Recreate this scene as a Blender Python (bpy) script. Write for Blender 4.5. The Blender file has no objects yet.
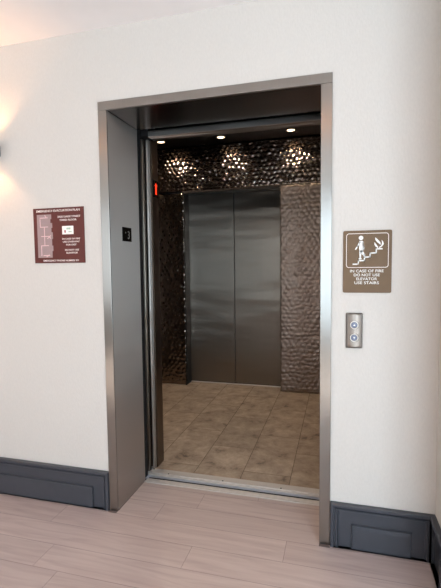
import bpy, bmesh, math, random
from mathutils import Vector, Matrix, noise
random.seed(7)
S = bpy.context.scene
COL = S.collection
H = 2.18; W = 1.172; T = 0.05; T2 = 0.044; D = 0.344
XC = 1.627          # right wall
ZC = 2.547          # lobby ceiling
WY = 0.012          # face of the front wall

# ------------------------------------------------------------------ materials
def nodes(name):
    m = bpy.data.materials.new(name); m.use_nodes = True
    nt = m.node_tree
    return m, nt, nt.nodes['Principled BSDF']
def lin(c):
    return tuple(((v/255)/12.92 if v/255 <= .04045 else ((v/255+.055)/1.055)**2.4) for v in c) + (1,)
def nd(nt, t, **k):
    n = nt.nodes.new(t)
    for a, b in k.items():
        if hasattr(n, a): setattr(n, a, b)
        else: n.inputs[a].default_value = b
    return n
def mapped(nt, scale, coord='Object'):
    tc = nt.nodes.new('ShaderNodeTexCoord'); mp = nt.nodes.new('ShaderNodeMapping')
    mp.inputs['Scale'].default_value = scale
    nt.links.new(tc.outputs[coord], mp.inputs['Vector'])
    return mp
def ramp(nt, fac, stops):
    r = nt.nodes.new('ShaderNodeValToRGB'); cr = r.color_ramp
    while len(cr.elements) < len(stops): cr.elements.new(.5)
    for e, (p, c) in zip(cr.elements, stops): e.position = p; e.color = c
    nt.links.new(fac, r.inputs['Fac']); return r
def bump(nt, b, h, strength, dist):
    n = nd(nt, 'ShaderNodeBump'); n.inputs['Strength'].default_value = strength; n.inputs['Distance'].default_value = dist
    nt.links.new(h, n.inputs['Height']); nt.links.new(n.outputs['Normal'], b.inputs['Normal'])

def plain(name, c, rough=.5, metal=0, var=.04, scale=30):
    m, nt, b = nodes(name)
    mp = mapped(nt, (scale,)*3); n = nd(nt, 'ShaderNodeTexNoise'); n.inputs['Scale'].default_value = 1
    nt.links.new(mp.outputs[0], n.inputs['Vector'])
    L = lin(c)
    r = ramp(nt, n.outputs['Fac'], [(.3, tuple(v*(1-var) for v in L[:3])+(1,)), (.7, tuple(min(1, v*(1+var)) for v in L[:3])+(1,))])
    nt.links.new(r.outputs['Color'], b.inputs['Base Color'])
    b.inputs['Roughness'].default_value = rough; b.inputs['Metallic'].default_value = metal
    return m

def wallmat(name, c):
    m, nt, b = nodes(name)
    mp = mapped(nt, (150, 150, 60)); n = nd(nt, 'ShaderNodeTexNoise'); n.inputs['Detail'].default_value = 3; n.inputs['Scale'].default_value = 1
    nt.links.new(mp.outputs[0], n.inputs['Vector'])
    L = lin(c)
    r = ramp(nt, n.outputs['Fac'], [(.3, tuple(v*.955 for v in L[:3])+(1,)), (.7, L)])
    nt.links.new(r.outputs['Color'], b.inputs['Base Color'])
    b.inputs['Roughness'].default_value = .75
    bump(nt, b, n.outputs['Fac'], .5, .002)
    return m

def steel(name, c, rough=.28, grain=(4, 4, 900), aniso=.0, rot=0.0):
    """brushed stainless; grain = noise scale, the small number runs along the brushing"""
    m, nt, b = nodes(name)
    mp = mapped(nt, grain); n = nd(nt, 'ShaderNodeTexNoise'); n.inputs['Scale'].default_value = 1; n.inputs['Detail'].default_value = 3
    nt.links.new(mp.outputs[0], n.inputs['Vector'])
    L = lin(c)
    r = ramp(nt, n.outputs['Fac'], [(.25, tuple(v*.95 for v in L[:3])+(1,)), (.75, tuple(min(1, v*1.04) for v in L[:3])+(1,))])
    nt.links.new(r.outputs['Color'], b.inputs['Base Color'])
    mr = nd(nt, 'ShaderNodeMapRange'); mr.inputs['To Min'].default_value = rough*.8; mr.inputs['To Max'].default_value = rough*1.2
    nt.links.new(n.outputs['Fac'], mr.inputs['Value']); nt.links.new(mr.outputs[0], b.inputs['Roughness'])
    b.inputs['Metallic'].default_value = 1
    if aniso and 'frame' not in name:
        m2 = mapped(nt, (1.3, 1.3, 5.5)); n2 = nd(nt, 'ShaderNodeTexNoise'); n2.inputs['Scale'].default_value = 1; n2.inputs['Detail'].default_value = 1.5
        nt.links.new(m2.outputs[0], n2.inputs['Vector']); bump(nt, b, n2.outputs['Fac'], 1, .010)
    if aniso:
        b.inputs['Anisotropic'].default_value = aniso; b.inputs['Anisotropic Rotation'].default_value = rot
        tg = nd(nt, 'ShaderNodeTangent'); tg.direction_type = 'RADIAL'; tg.axis = 'Z'
        nt.links.new(tg.outputs[0], b.inputs['Tangent'])
    return m

def hammered(name, c, rough):
    m, nt, b = nodes(name)
    mp = mapped(nt, (260, 260, 40)); n = nd(nt, 'ShaderNodeTexNoise'); n.inputs['Scale'].default_value = 1; n.inputs['Detail'].default_value = 3
    nt.links.new(mp.outputs[0], n.inputs['Vector'])
    L = lin(c)
    r = ramp(nt, n.outputs['Fac'], [(.3, tuple(v*.75 for v in L[:3])+(1,)), (.7, L)])
    nt.links.new(r.outputs['Color'], b.inputs['Base Color'])
    b.inputs['Roughness'].default_value = rough; b.inputs['Metallic'].default_value = 1
    bump(nt, b, n.outputs['Fac'], .12, .001)
    return m

def woodmat():
    m, nt, b = nodes('vinyl_wood_plank')
    at = nd(nt, 'ShaderNodeAttribute'); at.attribute_name = 'tone'
    tc = nd(nt, 'ShaderNodeTexCoord')
    add = nd(nt, 'ShaderNodeVectorMath'); add.operation = 'MULTIPLY_ADD'
    add.inputs[1].default_value = (37, 11, 0)
    nt.links.new(at.outputs['Color'], add.inputs[0]); nt.links.new(tc.outputs['Object'], add.inputs[2])
    mp = nd(nt, 'ShaderNodeMapping'); mp.inputs['Scale'].default_value = (2.2, 26, 1)
    nt.links.new(add.outputs[0], mp.inputs['Vector'])
    n = nd(nt, 'ShaderNodeTexNoise'); n.inputs['Scale'].default_value = 1.2; n.inputs['Detail'].default_value = 6; n.inputs['Distortion'].default_value = 1.0
    nt.links.new(mp.outputs[0], n.inputs['Vector'])
    r = ramp(nt, n.outputs['Fac'], [(.25, lin((174, 155, 150))), (.5, lin((187, 169, 163))), (.75, lin((197, 180, 174)))])
    hs = nd(nt, 'ShaderNodeHueSaturation')
    mr = nd(nt, 'ShaderNodeMapRange'); mr.inputs['To Min'].default_value = .94; mr.inputs['To Max'].default_value = 1.06
    nt.links.new(at.outputs['Fac'], mr.inputs['Value']); nt.links.new(mr.outputs[0], hs.inputs['Value'])
    nt.links.new(r.outputs['Color'], hs.inputs['Color']); nt.links.new(hs.outputs[0], b.inputs['Base Color'])
    b.inputs['Roughness'].default_value = .42
    bump(nt, b, n.outputs['Fac'], .12, .001)
    return m

def stonemat():
    m, nt, b = nodes('brown_stone_tile')
    at = nd(nt, 'ShaderNodeAttribute'); at.attribute_name = 'tone'
    tc = nd(nt, 'ShaderNodeTexCoord')
    add = nd(nt, 'ShaderNodeVectorMath'); add.operation = 'MULTIPLY_ADD'; add.inputs[1].default_value = (23, 41, 0)
    nt.links.new(at.outputs['Color'], add.inputs[0]); nt.links.new(tc.outputs['Object'], add.inputs[2])
    n = nd(nt, 'ShaderNodeTexNoise'); n.inputs['Scale'].default_value = 6.5; n.inputs['Detail'].default_value = 12; n.inputs['Roughness'].default_value = .74; n.inputs['Distortion'].default_value = .25
    nt.links.new(add.outputs[0], n.inputs['Vector'])
    r = ramp(nt, n.outputs['Fac'], [(.30, lin((70, 57, 47))), (.43, lin((158, 139, 121))), (.6, lin((186, 168, 149))), (.78, lin((214, 198, 178)))])
    hs = nd(nt, 'ShaderNodeHueSaturation')
    mr = nd(nt, 'ShaderNodeMapRange'); mr.inputs['To Min'].default_value = .88; mr.inputs['To Max'].default_value = 1.06
    nt.links.new(at.outputs['Fac'], mr.inputs['Value']); nt.links.new(mr.outputs[0], hs.inputs['Value'])
    nt.links.new(r.outputs['Color'], hs.inputs['Color']); nt.links.new(hs.outputs[0], b.inputs['Base Color'])
    b.inputs['Roughness'].default_value = .45
    bump(nt, b, n.outputs['Fac'], .1, .002)
    return m

def emit(name, c, s):
    m, nt, b = nodes(name)
    b.inputs['Base Color'].default_value = lin(c); b.inputs['Emission Color'].default_value = lin(c); b.inputs['Emission Strength'].default_value = s
    return m

M = dict(
    wall=wallmat('cream_wallcovering', (210, 204, 196)),
    ceil=plain('white_ceiling_paint', (246, 244, 243), .8, 0, .01, 8),
    base=plain('slate_blue_paint', (65, 67, 73), .28, 0, .03, 20),
    wood=woodmat(), seam=plain('plank_seam', (105, 90, 86), .7),
    stone=stonemat(), grout=plain('tile_grout', (104, 90, 76), .9),
    frame=steel('brushed_steel_frame', (156, 152, 146), .31, (900, 900, 3), .9, 0),
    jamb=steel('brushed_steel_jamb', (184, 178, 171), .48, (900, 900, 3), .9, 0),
    soffit=steel('brushed_steel_dark_reflection', (110, 103, 100), .22, (4, 600, 4)),  # same steel as the frame, darkened to stand for its dark reflection
    door=steel('brushed_steel_door', (138, 127, 115), .32, (900, 900, 3), .88, 0),
    sill=steel('extruded_sill_metal', (222, 218, 216), .38, (4, 500, 4)),
    dark=plain('blackened_metal', (26, 27, 31), .5, .6),
    black=plain('black_void_paint', (10, 10, 12), .8),
    glass_black=plain('black_display_glass', (6, 6, 7), .15),
    gap_shade=plain('gap_shade_black', (14, 15, 18), .7),  # near-black colour painting the shade in the door gap
    hammer=hammered('hammered_bronze_steel', (140, 126, 115), .17),
    hammer_soft=hammered('soft_hammered_bronze_steel', (150, 134, 122), .36),
    recess=plain('dark_bronze_recess', (58, 52, 48), .4, .8),
    cabceil=steel('dark_cab_ceiling_metal', (70, 64, 60), .32, (300, 300, 300)),
    cabwall=steel('cab_side_metal', (110, 98, 88), .3, (500, 500, 5)),
    maroon=plain('maroon_sign_plastic', (90, 36, 28), .6),
    brown=plain('brown_sign_plastic', (106, 82, 54), .6),
    map=plain('grey_map_print', (160, 136, 134), .5),
    pink=plain('pale_pink_print', (226, 190, 188), .5),
    cream=plain('cream_print', (250, 238, 230), .5),
    white=plain('white_print', (238, 236, 230), .5),
    red=plain('red_print', (150, 40, 40), .5),
    green=plain('pale_green_print', (170, 190, 170), .5),
    nickel=steel('satin_nickel', (150, 141, 132), .48, (300, 300, 8)),
    ringm=plain('polished_nickel_ring', (214, 208, 200), .3, .4),
    nickeldk=plain('dark_nickel_edge', (96, 88, 82), .35, .9),
    button=plain('pale_blue_button', (112, 122, 142), .3),
    ledred=emit('red_orange_led', (235, 50, 20), 1.2),
    ledgrey=emit('dim_grey_led', (120, 118, 112), .12),
    lamp=emit('warm_lamp_lens', (255, 224, 180), 4),
    lampw=emit('warm_sconce_lens', (255, 190, 110), 8),
    lampc=emit('warm_ceiling_lens', (255, 165, 82), 95),
    trimw=plain('white_trim', (225, 222, 216), .4),
    shaft=plain('shaft_block', (40, 38, 36), .9),
)
gm, gnt, gb = nodes('window_glass')
gnt.nodes.remove(gb)
_t = gnt.nodes.new('ShaderNodeBsdfTransparent'); _t.inputs['Color'].default_value = (.95, .97, .96, 1)
_g = gnt.nodes.new('ShaderNodeBsdfGlossy'); _g.inputs['Roughness'].default_value = .02
_m = gnt.nodes.new('ShaderNodeMixShader'); _m.inputs[0].default_value = .06
gnt.links.new(_t.outputs[0], _m.inputs[1]); gnt.links.new(_g.outputs[0], _m.inputs[2]); gnt.links.new(_m.outputs[0], gnt.nodes['Material Output'].inputs[0])
M['glass'] = gm
M['sill'].node_tree.nodes['Principled BSDF'].inputs['Metallic'].default_value = .55

# ------------------------------------------------------------------ helpers
def bx(bm, x0, x1, y0, y1, z0, z1, bev=0, seg=1):
    r = bmesh.ops.create_cube(bm, size=1)
    vs = r['verts']
    for v in vs:
        v.co = Vector(((x0+x1)/2+v.co.x*(x1-x0), (y0+y1)/2+v.co.y*(y1-y0), (z0+z1)/2+v.co.z*(z1-z0)))
    if bev:
        es = list({e for v in vs for e in v.link_edges})
        bmesh.ops.bevel(bm, geom=es, offset=bev, segments=seg, profile=.5, affect='EDGES')
def prism(bm, pts, axis, a, b):
    """extrude closed 2-D outline along an axis; axis 1: pts are (x,z)"""
    def mk(p, t):
        return (p[0], t, p[1]) if axis == 1 else ((t, p[0], p[1]) if axis == 0 else (p[0], p[1], t))
    A = [bm.verts.new(mk(p, a)) for p in pts]; B = [bm.verts.new(mk(p, b)) for p in pts]
    bm.faces.new(A); bm.faces.new(B[::-1])
    n = len(pts)
    for i in range(n): bm.faces.new((A[i], B[i], B[(i+1) % n], A[(i+1) % n]))
def lathe(bm, prof, seg, mat):
    """prof: (r, h) ; revolve round local z, placed with mat"""
    rings = []
    for r, h in prof:
        if r < 1e-6: rings.append([bm.verts.new(mat @ Vector((0, 0, h)))])
        else: rings.append([bm.verts.new(mat @ Vector((r*math.cos(2*math.pi*i/seg), r*math.sin(2*math.pi*i/seg), h))) for i in range(seg)])
    for a, b in zip(rings, rings[1:]):
        for i in range(seg):
            j = (i+1) % seg
            f = [a[i % len(a)], a[j % len(a)], b[j % len(b)], b[i % len(b)]]
            g = []
            for v in f:
                if v not in g: g.append(v)
            if len(g) > 2: bm.faces.new(g)
def obj(name, bm, mat, parent=None, smooth=False):
    bmesh.ops.recalc_face_normals(bm, faces=bm.faces[:])
    me = bpy.data.meshes.new(name); bm.to_mesh(me); bm.free()
    me.materials.append(M[mat])
    if smooth:
        for p in me.polygons: p.use_smooth = True
    o = bpy.data.objects.new(name, me); COL.objects.link(o)
    if parent: o.parent = parent; o.matrix_parent_inverse = Matrix.Translation(-world_loc(parent))
    return o
def world_loc(o):
    v = Vector(o.location)
    return v + (world_loc(o.parent) - world_loc(o.parent) if o.parent else Vector())
def thing(name, label, cat, loc, group=None):
    o = bpy.data.objects.new(name, None); COL.objects.link(o); o.location = loc; o.empty_display_size = .05
    return tag(o, label, cat, group)
def tag(o, label, cat, group=None):
    o['label'] = label; o['category'] = cat
    if group: o['group'] = group
    return o
def struct(name, bm, mat):
    o = obj(name, bm, mat); o['kind'] = 'structure'; return o
def B(*a, **k):
    bm = bmesh.new(); bx(bm, *a, **k); return bm
def text_mesh(name, body, size, mat, M4, align='CENTER', width=None, bold=.0, depth=.0006, parent=None):
    cu = bpy.data.curves.new(name, 'FONT'); cu.body = body; cu.size = size; cu.align_x = align; cu.offset = bold; cu.extrude = depth
    cu.resolution_u = 3
    tmp = bpy.data.objects.new(name+'_tmp', cu); COL.objects.link(tmp)
    dg = bpy.context.evaluated_depsgraph_get(); dg.update()
    me = bpy.data.meshes.new_from_object(tmp.evaluated_get(dg))
    bpy.data.objects.remove(tmp)
    xs = [v.co.x for v in me.vertices]
    k = width/(max(xs)-min(xs)) if width else 1
    cx = (max(xs)+min(xs))/2 if align == 'CENTER' else min(xs)
    for v in me.vertices: v.co = M4 @ Vector(((v.co.x-cx)*k, v.co.y, v.co.z))
    me.name = name; me.materials.clear(); me.materials.append(M[mat])
    o = bpy.data.objects.new(name, me); COL.objects.link(o)
    if parent: o.parent = parent; o.matrix_parent_inverse = Matrix.Translation(-world_loc(parent))
    return o
def wallM(x, y, z):            # text facing -y
    return Matrix.Translation((x, y, z)) @ Matrix.Rotation(math.pi/2, 4, 'X')
def stroke(bm, pts, w, y0, y1):
    """polyline in x-z plane with width, thickness y0..y1"""
    for (ax, az), (bx_, bz) in zip(pts, pts[1:]):
        d = Vector((bx_-ax, bz-az)); L = d.length; d /= L; n = Vector((-d.y, d.x))*w/2; e = d*w/2
        p = [Vector((ax, az))-e-n, Vector((bx_, bz))+e-n, Vector((bx_, bz))+e+n, Vector((ax, az))-e+n]
        prism(bm, [tuple(q) for q in p], 1, y0, y1)

# ------------------------------------------------------------------ lobby shell
LX0, LX1, LY = -4.2, 4.3, -4.6
ST = -0.50           # the right wall is a short return, the lobby opens out beyond it
bm = bmesh.new()
bx(bm, LX0, T*.5, WY, .16, -.02, ZC)
bx(bm, W-T*.5, XC+.14, WY, .16, -.02, ZC)
bx(bm, T*.5, W-T*.5, WY, .16, H-T2*.5, ZC)
bmesh.ops.remove_doubles(bm, verts=bm.verts[:], dist=1e-5)
struct('wall_front', bm, 'wall')
struct('wall_right', B(XC, XC+.14, ST, WY, -.02, ZC), 'wall')
struct('wall_alcove', B(XC+.14, LX1, ST+.0, ST+.14, -.02, ZC), 'wall')
struct('wall_far_right', B(LX1, LX1+.1, LY, ST+.14, -.02, ZC), 'wall')
struct('wall_left', B(LX0-.1, LX0, LY, .16, -.02, ZC), 'wall')
struct('ceiling', B(LX0-.1, LX1+.1, LY-.1, .16, ZC, ZC+.1), 'ceil')
# back wall with two windows
WIN = [(-2.7, -.3, .75, 2.4), (1.6, 3.7, .25, 2.35)]
bm = bmesh.new()
xs = [LX0, WIN[0][0], WIN[0][1], WIN[1][0], WIN[1][1], LX1]
for i in (0, 2, 4): bx(bm, xs[i], xs[i+1], LY-.1, LY, -.02, ZC)
for a, b, c, d in WIN:
    bx(bm, a, b, LY-.1, LY, -.02, c); bx(bm, a, b, LY-.1, LY, d, ZC)
struct('wall_back', bm, 'wall')
for k, (a, b, c, d) in enumerate(WIN):
    bm = bmesh.new()
    w = .05
    bx(bm, a, a+w, LY-.08, LY+.01, c, d); bx(bm, b-w, b, LY-.08, LY+.01, c, d)
    bx(bm, a+w, b-w, LY-.08, LY+.01, c, c+w); bx(bm, a+w, b-w, LY-.08, LY+.01, d-w, d)
    bx(bm, (a+b)/2-.02, (a+b)/2+.02, LY-.07, LY, c+w, d-w)
    f = struct('window_%d' % (k+1), bm, 'trimw')
    obj('pane', B(a+w, b-w, LY-.045, LY-.040, c+w, d-w), 'glass', f)

# floor planks
bm = bmesh.new(); lay = bm.loops.layers.float_color.new('tone')
PW = .153; Y0 = -.48
joints = {0: -.11, 1: .54, 2: .97, 3: .27, -1: .02, -2: .62, -3: 1.05}
YB = .322
row0 = int((LY-Y0)/PW)-1
g = .0007
for r in range(row0, 6):
    ya, yb = Y0+r*PW+g, Y0+(r+1)*PW-g
    ya = max(ya, LY); yb = min(yb, YB)
    if yb-ya < .004: continue
    j = joints.get(r, random.uniform(0, 1.2)); x = j-1.22*4
    while x < LX1:
        xa, xb = max(x+g, LX0), min(x+1.22-g, LX1); x += 1.22
        if ya > WY-.02+.001 or yb > .02: xa, xb = max(xa, T+.0005), min(xb, W-T-.0005)
        if xb-xa < .005: continue
        segs = [(xa, xb, ya, yb)]
        t = random.random(); t2 = random.random()
        for A in segs:
            vs = [bm.verts.new((A[0], A[2], 0)), bm.verts.new((A[1], A[2], 0)), bm.verts.new((A[1], A[3], 0)), bm.verts.new((A[0], A[3], 0))]
            f = bm.faces.new(vs)
            for l in f.loops: l[lay] = (t, t2, t, 1)
    # the row that runs under the front wall line needs its outer stretches too
    if yb > .02 and ya < WY:
        for a, b in ((LX0, -.0005), (W+.0005, LX1)):
            vs = [bm.verts.new(p) for p in ((a, ya, 0), (b, ya, 0), (b, WY, 0), (a, WY, 0))]
            f = bm.faces.new(vs); t = random.random()
            for l in f.loops: l[lay] = (t, .5, t, 1)
me = bpy.data.meshes.new('floor')
fl = struct('floor', bm, 'wood')
bm = bmesh.new(); bx(bm, LX0, LX1, LY, WY, -.02, -.0008); bx(bm, T, W-T, WY, YB, -.02, -.0008)
sf = obj('floor_underlay', bm, 'seam', fl)

# baseboards: stepped frame on a board with a raised field in the middle
def base_profile(bm, a, b, ztop, zpanel, pin_a, pin_b, close_a, close_b, place):
    """a,b run along the wall; depth outward. rings of a three-sided stepped frame (no step along the floor)"""
    rings = [(0, 0), (0, .022), (.003, .025), (.012, .025), (.014, .013), (.018, .013), (.020, .020), (.025, .020), (.028, .009), (.033, .005)]
    def ring(i, d):
        ia = i if close_a else 0; ib = i if close_b else 0
        return [(a+ia, 0, d), (a+ia, ztop-i, d), (b-ib, ztop-i, d), (b-ib, 0, d)]
    prev = None
    for i, d in rings:
        cur = [bm.verts.new(place(*p)) for p in ring(i*1.25, d)]
        if prev:
            for q in range(3): bm.faces.new((prev[q], prev[q+1], cur[q+1], cur[q]))
            bm.faces.new((prev[0], cur[0], cur[3], prev[3]))
        prev = cur
    bm.faces.new(prev)
    # raised panel with a lip and sloping mitred margin
    if pin_a is not None:
        prev = None
        for i, d in [(0, .005), (0, .0135), (.0025, .0175), (.005, .0175), (.007, .0145), (.024, .0155)]:
            cur = [bm.verts.new(place(*p)) for p in [(pin_a+i, 0, d), (pin_a+i, zpanel-i, d), (pin_b-i, zpanel-i, d), (pin_b-i, 0, d)]]
            if prev:
                for q in range(3): bm.faces.new((prev[q], prev[q+1], cur[q+1], cur[q]))
                bm.faces.new((prev[0], cur[0], cur[3], prev[3]))
            prev = cur
        bm.faces.new(prev)
front = lambda s, z, d: (s, WY-d, z)
side = lambda s, z, d: (XC-d, s, z)
def bb(name, *a):
    bm = bmesh.new(); base_profile(bm, *a); return struct(name, bm, 'base')
bb('baseboard_front_left', LX0, -.0015, .213, .117, LX0+.1, -.102, False, True, front)
bb('baseboard_front_right', W+.0015, XC-.001, .213, .117, 1.268, 1.530, True, True, front)
bb('baseboard_right', ST+.0, WY-.021, .213, .117, ST+.1, -.16, True, False, side)
# closing edges for the returns behind the lobby
struct('baseboard_alcove', B(XC+.14, LX1, ST-.018, ST, 0, .213, bev=.004), 'base')
struct('baseboard_back', B(LX0, 1.7, LY, LY+.018, 0, .213, bev=.004), 'base')
struct('baseboard_left', B(LX0, LX0+.018, LY+.02, WY-.02, 0, .213, bev=.004), 'base')

# ------------------------------------------------------------------ shaft around the car
struct('wall_shaft_left', B(-1.25, -1.15, .16, 3.0, -.5, 3.0), 'shaft')
struct('wall_shaft_right', B(1.60, 1.70, .16, 3.0, -.5, 3.0), 'shaft')
struct('wall_shaft_rear', B(-1.25, 1.70, 3.0, 3.1, -.5, 3.0), 'shaft')
struct('wall_shaft_front', B(-1.15, 1.60, .345, .36, H+.06, 3.0), 'shaft')
struct('ceiling_shaft', B(-1.25, 1.70, .16, 3.1, 3.0, 3.1), 'shaft')
struct('floor_shaft', B(-1.25, 1.70, .16, 3.1, -.6, -.5), 'shaft')
bm = bmesh.new(); bx(bm, -1.15, -.001, .16, .34, -.3, ZC); bx(bm, W+.001, 1.6, .16, .34, -.3, ZC); bx(bm, -.001, W+.001, .16, .34, H+.001, ZC)
struct('wall_shaft_lining', bm, 'shaft')

# ------------------------------------------------------------------ entrance frame
fr = thing('elevator_door_frame', 'brushed stainless steel frame around the elevator opening in the cream wall', 'door frame', (W/2, D/2, 0))
for x0 in (0, W-T):
    j = obj('jamb', B(x0, x0+T, .0122, D, 0, H-T2-.0008, bev=.0025, seg=3), 'jamb', fr)
    obj('face_trim', B(x0, x0+T, -.001, .012, 0, H-T2-.0008, bev=.002, seg=2), 'frame', j)
lt = obj('lintel', B(0, W, -.001, .014, H-T2, H, bev=.0016, seg=2), 'frame', fr)
sp = obj('soffit', B(0, W, .0142, D, H-T2, H, bev=.001), 'soffit', lt); sp['label'] = 'underside with its dark reflection painted in'

# floor indicator on the left jamb
ind = thing('floor_indicator', 'small square black floor display on the left steel jamb', 'indicator', (T+.0045, .181, 1.513))
obj('display_glass', B(T, T+.0045, .130, .233, 1.474, 1.553, bev=.0012), 'glass_black', ind)
RX = Matrix.Rotation(math.pi/2, 4, 'Z') @ Matrix.Rotation(math.pi/2, 4, 'X')
def sideM(x, y, z): return Matrix.Translation((x, y, z)) @ RX
d3 = text_mesh('digit', '3', .062, 'ledgrey', sideM(T+.0048, .198, 1.490), parent=ind, depth=.0003); d3['label'] = 'grey numeral 3'
bm = bmesh.new(); prism(bm, [(.157, 1.519), (.169, 1.519), (.163, 1.528)], 0, T+.0044, T+.0050)
obj('arrow_mark', bm, 'ledgrey', ind)

# landing sill
ls = thing('landing_sill', 'ribbed metal threshold strip between wood floor and elevator car', 'threshold', (W/2, .36, 0))
bm = bmesh.new()
bx(bm, T+.001, W-T-.001, .3235, .341, -.03, .003, bev=.001)
bx(bm, T+.001, W-T-.001, .3465, .372, -.03, .0025, bev=.001)
bx(bm, T+.001, W-T-.001, .3405, .347, -.03, -.006)
obj('sill_rib', bm, 'sill', ls)
obj('sill_channel', B(T+.001, W-T-.001, .3725, .402, -.03, -.008), 'dark', ls)

# landing door, pushed back into the left pocket
ld = thing('landing_door', 'landing door, edge painted black as shade, slid open behind the left steel jamb', 'sliding door', (-.5, .39, 0))
obj('door_panel', B(-.96, -.020, .368, .402, .004, 2.16), 'door', ld)
obj('edge_shade', B(-.020, .040, .368, .402, .004, 2.16), 'gap_shade', ld)  # black strip painted in for the shaded slot behind the jamb

# ------------------------------------------------------------------ elevator car
car = thing('elevator_cab', 'open elevator car with hammered bronze walls, steel rear doors and brown tile floor', 'elevator', (.2, 1.45, 0))
CX0, CX1, RY, CZ = -.86, 1.22, 2.40, 2.605
# cab sill
bm = bmesh.new()
bx(bm, -.2, 1.35, .440, .500, -.03, .003, bev=.001)
bx(bm, -.2, 1.35, .418, .438, -.03, .0, bev=.001)
sill = obj('cab_sill', bm, 'sill', car)
for x in (.16, .52, .88):
    bm = bmesh.new(); lathe(bm, [(0, .0045), (.003, .0045), (.0055, .0030)], 12, Matrix.Translation((x, .452, 0)))
    obj('screw', bm, 'dark', sill)
# tiles
bm = bmesh.new(); lay = bm.loops.layers.float_color.new('tone')
g = .0018; TL = .61
for c in range(-4, 4):
    xa, xb = .312+c*.305+g, .312+(c+1)*.305-g
    xa = max(xa, CX0); xb = min(xb, CX1)
    if xb-xa < .01: continue
    y = (1.22 if c % 2 else 1.56)-TL*2
    while y < 2.6:
        ya, yb = max(y+g, .503), min(y+TL-g, 2.6); y += TL
        if yb-ya < .01: continue
        t = random.random(); t2 = random.random()
        f = bm.faces.new([bm.verts.new(p) for p in ((xa, ya, 0), (xb, ya, 0), (xb, yb, 0), (xa, yb, 0))])
        for l in f.loops: l[lay] = (t, t2, t, 1)
ft = obj('tile_floor', bm, 'stone', car)
obj('tile_bed', B(CX0, CX1, .503, 2.6, -.03, -.0012), 'grout', car)

def hammered_panel(name, x0, x1, z0, z1, amp=.0046, irr=.03, mat='hammer'):
    """dimpled sheet facing -y at RY, real relief in staggered rows"""
    st = .0085
    nx = max(2, int((x1-x0)/st)); nz = max(2, int((z1-z0)/st))
    PX, PZ = .056, .044
    verts = []; faces = []
    for j in range(nz+1):
        z = z0+(z1-z0)*j/nz
        for i in range(nx+1):
            x = x0+(x1-x0)*i/nx
            q = noise.noise(Vector((x*9, z*9, 3)))*irr; q2 = noise.noise(Vector((x*9, z*9, 9)))*irr*.8
            u = (x+q)/PX; v = (z+q2)/PZ
            best = 9
            rr = round(v)
            for r in (rr-1, rr, rr+1):
                off = .5 if r % 2 else 0
                cc = round(u-off)+off
                dd = ((u-cc)*1.0)**2*1.1+((v-r)*.95)**2
                best = min(best, dd)
            h = amp*math.exp(-best*4.2)*(1+.8*noise.noise(Vector((x*14, z*14, 5)))) + irr*.07*noise.noise(Vector((x*34, z*44, 1)))
            e = min(i, nx-i, j, nz-j)
            if e == 0: h = 0
            verts.append((x, RY-h, z))
    for j in range(nz):
        for i in range(nx):
            a = j*(nx+1)+i; faces.append((a, a+1, a+nx+2, a+nx+1))
    k = len(verts)
    # back of the sheet, so that it has thickness
    verts += [(x0, RY, z0), (x1, RY, z0), (x1, RY, z1), (x0, RY, z1), (x0, RY+.02, z0), (x1, RY+.02, z0), (x1, RY+.02, z1), (x0, RY+.02, z1)]
    faces += [(k+4, k+7, k+6, k+5), (k, k+4, k+5, k+1), (k+1, k+5, k+6, k+2), (k+2, k+6, k+7, k+3), (k+3, k+7, k+4, k)]
    me = bpy.data.meshes.new(name); me.from_pydata(verts, [], faces); me.materials.append(M[mat])
    for p in me.polygons: p.use_smooth = len(p.vertices) == 4 and p.index < nx*nz
    o = bpy.data.objects.new(name, me); COL.objects.link(o); o.parent = car; o.matrix_parent_inverse = Matrix.Translation(-Vector(car.location))
    return o
RXA, RXB, RZ = -.425, .622, 2.118      # rear doorway
hammered_panel('rear_panel', CX0, RXA, .006, RZ-.003, .0075, .028)
hammered_panel('rear_panel', RXB, CX1, .006, 2.137, .0048, .022, 'hammer_soft')
hammered_panel('header_panel', CX0, CX1, 2.142, 2.604, .0088, .026)
# rear doorway returns
bm = bmesh.new()
bx(bm, RXA-.012, RXA, RY-.004, 2.56, .0, RZ+.0); bx(bm, RXB, RXB+.004, RY+.021, 2.56, 0, RZ)
bx(bm, RXA-.01, RXB+.004, RY-.002, 2.56, RZ, RZ+.022)
obj('rear_door_frame', bm, 'recess', car)
obj('rear_threshold', B(RXA, RXB, 2.545, 2.58, -.02, .004, bev=.001), 'sill', car)
mid = (RXA+RXB)/2-.01
obj('rear_door_panel', B(RXA-.02, mid-.004, 2.585, 2.61, .008, RZ+.05, bev=.003, seg=2), 'door', car)
obj('rear_door_panel', B(mid+.004, RXB+.02, 2.585, 2.61, .008, RZ+.05, bev=.003, seg=2), 'door', car)
bm = bmesh.new(); bx(bm, RXA-.3, RXB+.3, 2.63, 2.65, -.05, 2.9)
obj('rear_backing', bm, 'black', car)
# side walls and ceiling
obj('side_wall', B(CX0-.02, CX0, .55, 2.60, 0, 2.80), 'cabwall', car)
obj('side_wall', B(CX1, CX1+.02, .55, 2.60, 0, 2.80), 'cabwall', car)
obj('roof', B(CX0-.02, CX1+.02, .50, 2.62, 2.80, 2.82), 'black', car)
obj('drop_ceiling', B(CX0+.01, CX1-.01, .63, RY-.012, CZ, CZ+.025, bev=.003), 'cabceil', car)
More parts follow.
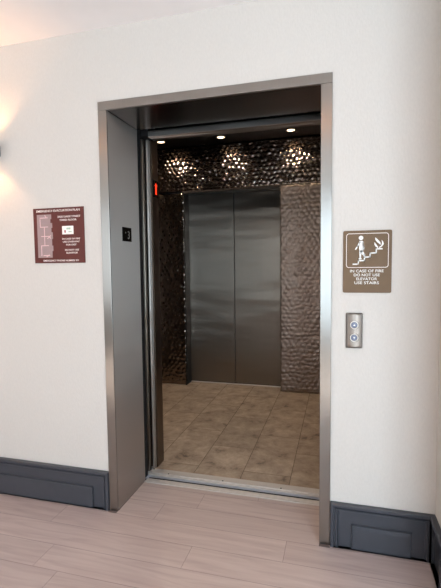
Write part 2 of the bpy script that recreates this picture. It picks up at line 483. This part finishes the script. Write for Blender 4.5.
# front returns and transom
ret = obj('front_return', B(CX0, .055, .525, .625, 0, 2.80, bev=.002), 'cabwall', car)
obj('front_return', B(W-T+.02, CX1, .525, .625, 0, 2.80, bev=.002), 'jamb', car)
obj('transom', B(.055, W-T+.02, .525, .60, 2.135, 2.80, bev=.002), 'cabceil', car)
bm = bmesh.new()
bx(bm, .085, 1.3, .418, .505, 2.112, 2.150, bev=.002)
obj('door_track', bm, 'jamb', car)
obj('gap_shade_box', B(-.75, .083, .42, .52, 2.122, 2.20), 'black', car)  # black box standing in for the unlit gap left of the track
cd = obj('car_door', B(-.75, .032, .448, .474, .006, 2.116, bev=.003, seg=2), 'door', car)
bm = bmesh.new(); bx(bm, .040, .052, .478, .492, .006, 2.116, bev=.003, seg=2); bx(bm, .034, .046, .496, .523, .004, 2.13)
obj('safety_edge', bm, 'jamb', cd)
# lit direction arrow on the return
pi = obj('lantern_plate', B(.055, .0585, .540, .622, 1.775, 1.885, bev=.001), 'glass_black', car)
bm = bmesh.new(); prism(bm, [(.578, 1.868), (.597, 1.848), (.588, 1.848), (.588, 1.795), (.570, 1.795), (.570, 1.848), (.561, 1.848)], 0, .0584, .0600)
obj('arrow_light', bm, 'ledred', pi)
# downlights
for k, (x, y) in enumerate([(-.567, 2.14), (.063, 2.17), (.755, 2.157), (-.567, 1.1), (.063, 1.1), (.755, 1.1)]):
    bm = bmesh.new()
    lathe(bm, [(.036, 0), (.048, -.001), (.050, -.004), (.046, -.006), (.036, -.004), (.036, 0)], 28, Matrix.Translation((x, y, CZ)))
    rg = obj('downlight_ring', bm, 'nickel', car, True)
    bm = bmesh.new(); lathe(bm, [(0, -.003), (.035, -.0025), (.036, -.0005)], 28, Matrix.Translation((x, y, CZ)))
    obj('lens', bm, 'lamp', rg, True)
    la = bpy.data.lights.new('downlight', 'SPOT'); la.energy = 17 if k < 3 else 2; la.color = (1, .80, .58); la.spot_size = math.radians(140); la.spot_blend = .7; la.shadow_soft_size = .02
    lo = bpy.data.objects.new('downlight_lamp', la); COL.objects.link(lo); lo.location = (x, y, CZ-.02)

# ------------------------------------------------------------------ signs
# evacuation plan
sx0, sx1, sz0, sz1 = -.424, -.107, 1.357, 1.656
sg = thing('evacuation_plan_sign', 'square maroon evacuation plan sign on the wall left of the elevator', 'sign', ((sx0+sx1)/2, WY, sz0))
obj('sign_plate', B(sx0, sx1, WY-.006, WY, sz0, sz1, bev=.001), 'maroon', sg)
YF = WY-.006
U = lambda u: sx0+u*(sx1-sx0)
V = lambda v: sz1-v*(sz1-sz0)
def line(txt, u, v, wid, size, parent, U=U, V=V, mat='cream', y=YF, bold=.0006):
    return text_mesh('lettering', txt, size, mat, wallM(U(u), y-.0004, V(v)-size*.35), width=wid, bold=(.00005 if mat == 'cream' else .0001), depth=.0004, parent=parent)
line('EMERGENCY EVACUATION PLAN', .5, .052, .272, .0165, sg)
line('2920 DAISE STREET', .715, .165, .142, .0140, sg)
line('THIRD FLOOR', .695, .225, .106, .0140, sg)
line('IN CASE OF FIRE', .745, .565, .110, .0125, sg)
line('USE STAIRWAY', .745, .618, .104, .0125, sg)
line('FOR EXIT', .745, .672, .064, .0125, sg)
line('DO NOT USE', .755, .765, .086, .0125, sg)
line('ELEVATOR', .755, .818, .070, .0125, sg)
line('EMERGENCY PHONE NUMBER 911', .53, .955, .222, .0135, sg)
bm = bmesh.new()
out = [(.075, .115), (.365, .115), (.365, .2), (.345, .2), (.345, .27), (.38, .27), (.38, .36), (.36, .36), (.36, .44), (.385, .44), (.385, .56), (.365, .56), (.365, .68), (.385, .68), (.385, .78), (.365, .78), (.365, .9), (.075, .9)]
prism(bm, [(U(a), V(b)) for a, b in out], 1, YF-.0006, YF+.001)
mp_ = obj('floor_map', bm, 'map', sg)
bm = bmesh.new()
for pl in ([(.14, .175), (.29, .175)], [(.14, .20), (.14, .34), (.29, .34)], [(.22, .34), (.22, .51)], [(.16, .51), (.30, .51), (.34, .545)], [(.22, .51), (.22, .67)], [(.29, .68), (.15, .68), (.15, .86)], [(.19, .86), (.31, .86)], [(.24, .13), (.26, .17)], [(.34, .50), (.28, .55)], [(.30, .85), (.25, .885)]):
    stroke(bm, [(U(a), V(b)) for a, b in pl], .0042, YF-.0012, YF-.0005)
obj('route_line', bm, 'pink', mp_)
bm = bmesh.new(); bx(bm, U(.575), U(.795), YF-.0008, YF+.001, V(.485), V(.335))
k = obj('inset_map', bm, 'cream', sg)
bm = bmesh.new(); bx(bm, U(.62), U(.645), YF-.0014, YF-.0007, V(.455), V(.41)); obj('location_mark', bm, 'red', k)
bm = bmesh.new(); bx(bm, U(.66), U(.74), YF-.0014, YF-.0007, V(.40), V(.365)); bx(bm, U(.70), U(.76), YF-.0014, YF-.0007, V(.45), V(.43)); obj('map_block', bm, 'green', k)

# use-stairs sign
qx0, qx1, qz0, qz1 = 1.222, 1.428, 1.204, 1.482
def rrect(x0, x1, z0, z1, r, n=6):
    P = []
    for cx, cz, a in ((x1-r, z1-r, 0), (x0+r, z1-r, 90), (x0+r, z0+r, 180), (x1-r, z0+r, 270)):
        for i in range(n+1):
            t = math.radians(a+90*i/n); P.append((cx+r*math.cos(t), cz+r*math.sin(t)))
    return P
s2 = thing('use_stairs_sign', 'brown fire stairs pictogram sign on the wall above the call buttons', 'sign', ((qx0+qx1)/2, WY, qz0))
bm = bmesh.new(); prism(bm, rrect(qx0, qx1, qz0, qz1, .007), 1, WY-.006, WY); obj('sign_plate', bm, 'brown', s2)
U2 = lambda u: qx0+u*(qx1-qx0)
V2 = lambda v: qz1-v*(qz1-qz0)
bm = bmesh.new()
o_ = rrect(U2(.065), U2(.935), V2(.595), V2(.045), .012); i_ = rrect(U2(.065)+.0022, U2(.935)-.0022, V2(.595)+.0022, V2(.045)-.0022, .0098)
A = [bm.verts.new((p[0], YF-.0010, p[1])) for p in o_]; Bv = [bm.verts.new((p[0], YF-.0010, p[1])) for p in i_]
A2 = [bm.verts.new((p[0], YF, p[1])) for p in o_]; B2 = [bm.verts.new((p[0], YF, p[1])) for p in i_]
n = len(A)
for i in range(n):
    j = (i+1) % n
    bm.faces.new((A[i], A[j], Bv[j], Bv[i])); bm.faces.new((A[i], A[j], A2[j], A2[i])); bm.faces.new((Bv[i], Bv[j], B2[j], B2[i]))
obj('border_line', bm, 'cream', s2)
for t, v, w in (('IN CASE OF FIRE', .648, .142), ('DO NOT USE', .712, .110), ('ELEVATOR', .775, .088), ('USE STAIRS', .838, .104)):
    line(t, .495, v, w, .0170, s2, U2, V2, 'white')
# pictogram: stairs (coordinates from the sign's own layout, x .. right, y .. down as fractions)
bm = bmesh.new()
stp = [(.215, .538), (.32, .538), (.32, .482), (.445, .482), (.445, .425), (.56, .425), (.56, .362), (.685, .362), (.685, .298), (.80, .298)]
stroke(bm, [(U2(a), V2(b)) for a, b in stp], .0054, YF-.0010, YF+.001)
obj('stairs_symbol', bm, 'white', s2)
bm = bmesh.new()
hx, hz = U2(.37), V2(.118)
prism(bm, [(hx+.0096*math.cos(t*math.pi/9), hz+.0096*math.sin(t*math.pi/9)) for t in range(18)], 1, YF-.0012, YF+.001)
def pp(pts): prism(bm, [(U2(a), V2(b)) for a, b in pts], 1, YF-.0012, YF+.001)
pp([(.335, .165), (.405, .165), (.425, .2), (.425, .30), (.40, .345), (.345, .345), (.335, .30)])
stroke(bm, [(U2(.345), V2(.19)), (U2(.30), V2(.25)), (U2(.265), V2(.295))], .0056, YF-.0012, YF+.001)
stroke(bm, [(U2(.415), V2(.19)), (U2(.425), V2(.29))], .0050, YF-.0012, YF+.001)
pp([(.335, .33), (.385, .33), (.372, .45), (.345, .45)])
pp([(.325, .44), (.385, .44), (.385, .462), (.325, .462)])
pp([(.36, .32), (.40, .31), (.455, .385), (.43, .405), (.365, .36)])
pp([(.43, .375), (.465, .385), (.445, .425), (.425, .41)])
obj('person_symbol', bm, 'white', s2)
bm = bmesh.new()
def flame(pts): prism(bm, [(U2(a), V2(b)) for a, b in pts], 1, YF-.0012, YF+.001)
flame([(.66, .115), (.715, .15), (.765, .195), (.775, .235), (.74, .215), (.70, .19), (.665, .155)])
flame([(.645, .19), (.675, .215), (.70, .245), (.725, .27), (.715, .285), (.67, .262), (.645, .23)])
flame([(.79, .155), (.825, .19), (.835, .225), (.80, .26), (.75, .285), (.735, .275), (.785, .245), (.80, .205)])
obj('flame_symbol', bm, 'white', s2)

# call button panel
cb = thing('call_button_panel', 'brushed nickel elevator call panel with two round buttons', 'call panel', (1.273, WY, .95))
px0, px1, pz0, pz1 = 1.237, 1.309, .951, 1.112
bm = bmesh.new()
def bowed(z): return .0035*math.sin(math.pi*(z-pz0)/(pz1-pz0))
bx(bm, px0, px1, WY-.011, WY+.003, pz0, pz1, bev=.004, seg=3)
obj('housing', bm, 'nickeldk', cb)
bm = bmesh.new()
cxp, czp = (px0+px1)/2, (pz0+pz1)/2
hw, hh, NU, NV = (px1-px0)/2-.004, (pz1-pz0)/2-.004, 14, 18
grid = []
for b_ in range(NV+1):
    v = -1+2*b_/NV; rowv = []
    for a_ in range(NU+1):
        u = -1+2*a_/NU
        ww = hw-.006*max(0, (abs(v)-.88)/.12)**2
        rowv.append(bm.verts.new((cxp+u*ww, WY-.0095-.0065*(1-abs(u)**2.2), czp+v*(hh+.003*(1-u*u)))))
    grid.append(rowv)
for b_ in range(NV):
    for a_ in range(NU): bm.faces.new((grid[b_][a_], grid[b_][a_+1], grid[b_+1][a_+1], grid[b_+1][a_]))
rim = grid[0]+[g_[-1] for g_ in grid[1:]]+grid[-1][-2::-1]+[g_[0] for g_ in grid[-2:0:-1]]
low = [bm.verts.new((v.co.x, WY-.004, v.co.z)) for v in rim]
for q in range(len(rim)): bm.faces.new((rim[q], rim[(q+1) % len(rim)], low[(q+1) % len(rim)], low[q]))
bm.faces.new(low)
obj('face_plate', bm, 'nickel', cb, True)
RB = Matrix.Rotation(math.pi/2, 4, 'X')      # local z -> -y
for k, z in enumerate((1.058, 1.0)):
    c = Matrix.Translation((1.273, WY-.0152, z)) @ RB
    bm = bmesh.new(); lathe(bm, [(.0205, -.003), (.0205, .0006), (.0190, .0006), (.0190, -.003)], 36, c); obj('bezel_groove', bm, 'nickeldk', cb, True)
    bm = bmesh.new(); lathe(bm, [(.0190, 0), (.0187, .0018), (.0175, .0024), (.0150, .0018), (.0138, .0)], 36, c); ring = obj('button_ring', bm, 'ringm', cb, True)
    bm = bmesh.new(); lathe(bm, [(.0136, 0), (.0130, .0020), (.008, .0028), (0, .0030)], 32, c)
    bt = obj('button', bm, 'button', ring, True)
    s = 1 if k == 0 else -1
    bm = bmesh.new(); prism(bm, [(1.273-.0045, z-s*.0035), (1.273+.0045, z-s*.0035), (1.273, z+s*.0045)], 1, WY-.0192, WY-.0180)
    obj('button_arrow', bm, 'white', cb)['label'] = 'white up arrow' if k == 0 else 'white down arrow'

# ------------------------------------------------------------------ sconce at the left edge
sxx, szz = -.648, 1.985
sc = thing('wall_sconce', 'black wall sconce throwing warm light up and down at left edge', 'wall lamp', (sxx, WY, szz))
bm = bmesh.new(); bx(bm, sxx-.022, sxx+.022, WY-.012, WY, szz-.030, szz+.030, bev=.003); obj('backplate', bm, 'dark', sc)
bm = bmesh.new(); bx(bm, sxx-.012, sxx+.012, -.04, WY-.01, szz-.012, szz+.012); obj('arm', bm, 'dark', sc)
bm = bmesh.new()
lathe(bm, [(.030, -.040), (.035, -.040), (.046, -.022), (.050, 0), (.046, .022), (.035, .040), (.030, .040), (.030, .030), (0, .030)], 32, Matrix.Translation((sxx, -.075, szz)))
lathe(bm, [(.030, -.040), (.030, -.030), (0, -.030)], 32, Matrix.Translation((sxx, -.075, szz)))
obj('lamp_shade', bm, 'black', sc, True)
for s in (1, -1):
    bm = bmesh.new(); lathe(bm, [(0, s*.033), (.029, s*.033)], 24, Matrix.Translation((sxx, -.075, szz)))
    obj('lamp_lens', bm, 'lampw', sc)
    la = bpy.data.lights.new('sconce', 'SPOT'); la.energy = 3.6 if s > 0 else 2.6; la.color = (1, .50, .23); la.spot_size = math.radians(110); la.spot_blend = .6; la.shadow_soft_size = .02
    lo = bpy.data.objects.new('sconce_lamp', la); COL.objects.link(lo); lo.location = (sxx, -.075, szz+s*.04)
    lo.rotation_euler = (math.pi if s > 0 else 0, 0, 0)

# recessed lobby ceiling downlights behind the camera's head
for k, (x, y) in enumerate([(-1.04, -1.8), (1.1, -1.8), (-3.0, -1.8), (3.2, -1.8)]):
    t = thing('ceiling_downlight', ['round recessed downlight in lobby ceiling left of the elevator', 'round recessed downlight in lobby ceiling opposite the elevator', 'round recessed downlight at the far left of lobby ceiling', 'round recessed downlight in the right alcove ceiling'][k], 'ceiling light', (x, y, ZC), 'recessed downlights in the lobby ceiling')
    bm = bmesh.new(); lathe(bm, [(.046, 0), (.070, -.001), (.072, -.006), (.066, -.009), (.046, -.005), (.046, 0)], 28, Matrix.Translation((x, y, ZC)))
    obj('trim_ring', bm, 'trimw', t, True)
    bm = bmesh.new(); lathe(bm, [(0, -.004), (.046, -.003)], 28, Matrix.Translation((x, y, ZC)))
    obj('lens', bm, 'lampc', t)

# ------------------------------------------------------------------ daylight
def area(name, loc, rot, sx, sy, e, c):
    la = bpy.data.lights.new(name, 'AREA'); la.shape = 'RECTANGLE'; la.size = sx; la.size_y = sy; la.energy = e; la.color = c
    o = bpy.data.objects.new(name, la); COL.objects.link(o); o.location = loc; o.rotation_euler = rot; return o
for (a, b, c, d), e, col in zip(WIN, (32, 150), ((.93, .95, 1), (.68, .83, 1))):
    area('window_daylight', ((a+b)/2, LY-.14, (c+d)/2), (math.pi/2, 0, 0), b-a, d-c, e, col)
su = bpy.data.lights.new('bounce_sun', 'SUN'); su.energy = 19; su.angle = .01; su.color = (1, .97, .92)  # added so that bounce off the unseen floor brightens the ceiling
so = bpy.data.objects.new('bounce_sun', su); COL.objects.link(so); so.rotation_euler = (math.radians(50), 0, math.radians(6))
w = bpy.data.worlds.new('world'); S.world = w; w.use_nodes = True
w.node_tree.nodes['Background'].inputs['Color'].default_value = (.62, .75, 1, 1); w.node_tree.nodes['Background'].inputs['Strength'].default_value = 1.0

# ------------------------------------------------------------------ camera
yaw, pit, roll, f = .2720, .0681, -.0116, 425.37
F = Vector((-math.sin(yaw)*math.cos(pit), math.cos(yaw)*math.cos(pit), -math.sin(pit)))
R = Vector((math.cos(yaw), math.sin(yaw), 0)); Up = R.cross(F)
R2 = R*math.cos(roll)+Up*math.sin(roll); U_2 = -R*math.sin(roll)+Up*math.cos(roll)
cam = bpy.data.cameras.new('camera'); co = bpy.data.objects.new('camera', cam); COL.objects.link(co)
mw = Matrix((R2, U_2, -F)).transposed().to_4x4(); mw.translation = Vector((1.2048, -2.0031, 1.3359))
co.matrix_world = mw
cam.sensor_fit = 'VERTICAL'; cam.sensor_height = 24; cam.lens = f*24/588; cam.clip_start = .01
S.camera = co
S.view_settings.view_transform = 'Standard'; S.view_settings.look = 'None'; S.view_settings.gamma = 1; S.view_settings.use_curve_mapping = False
S.view_settings.exposure = 0.5
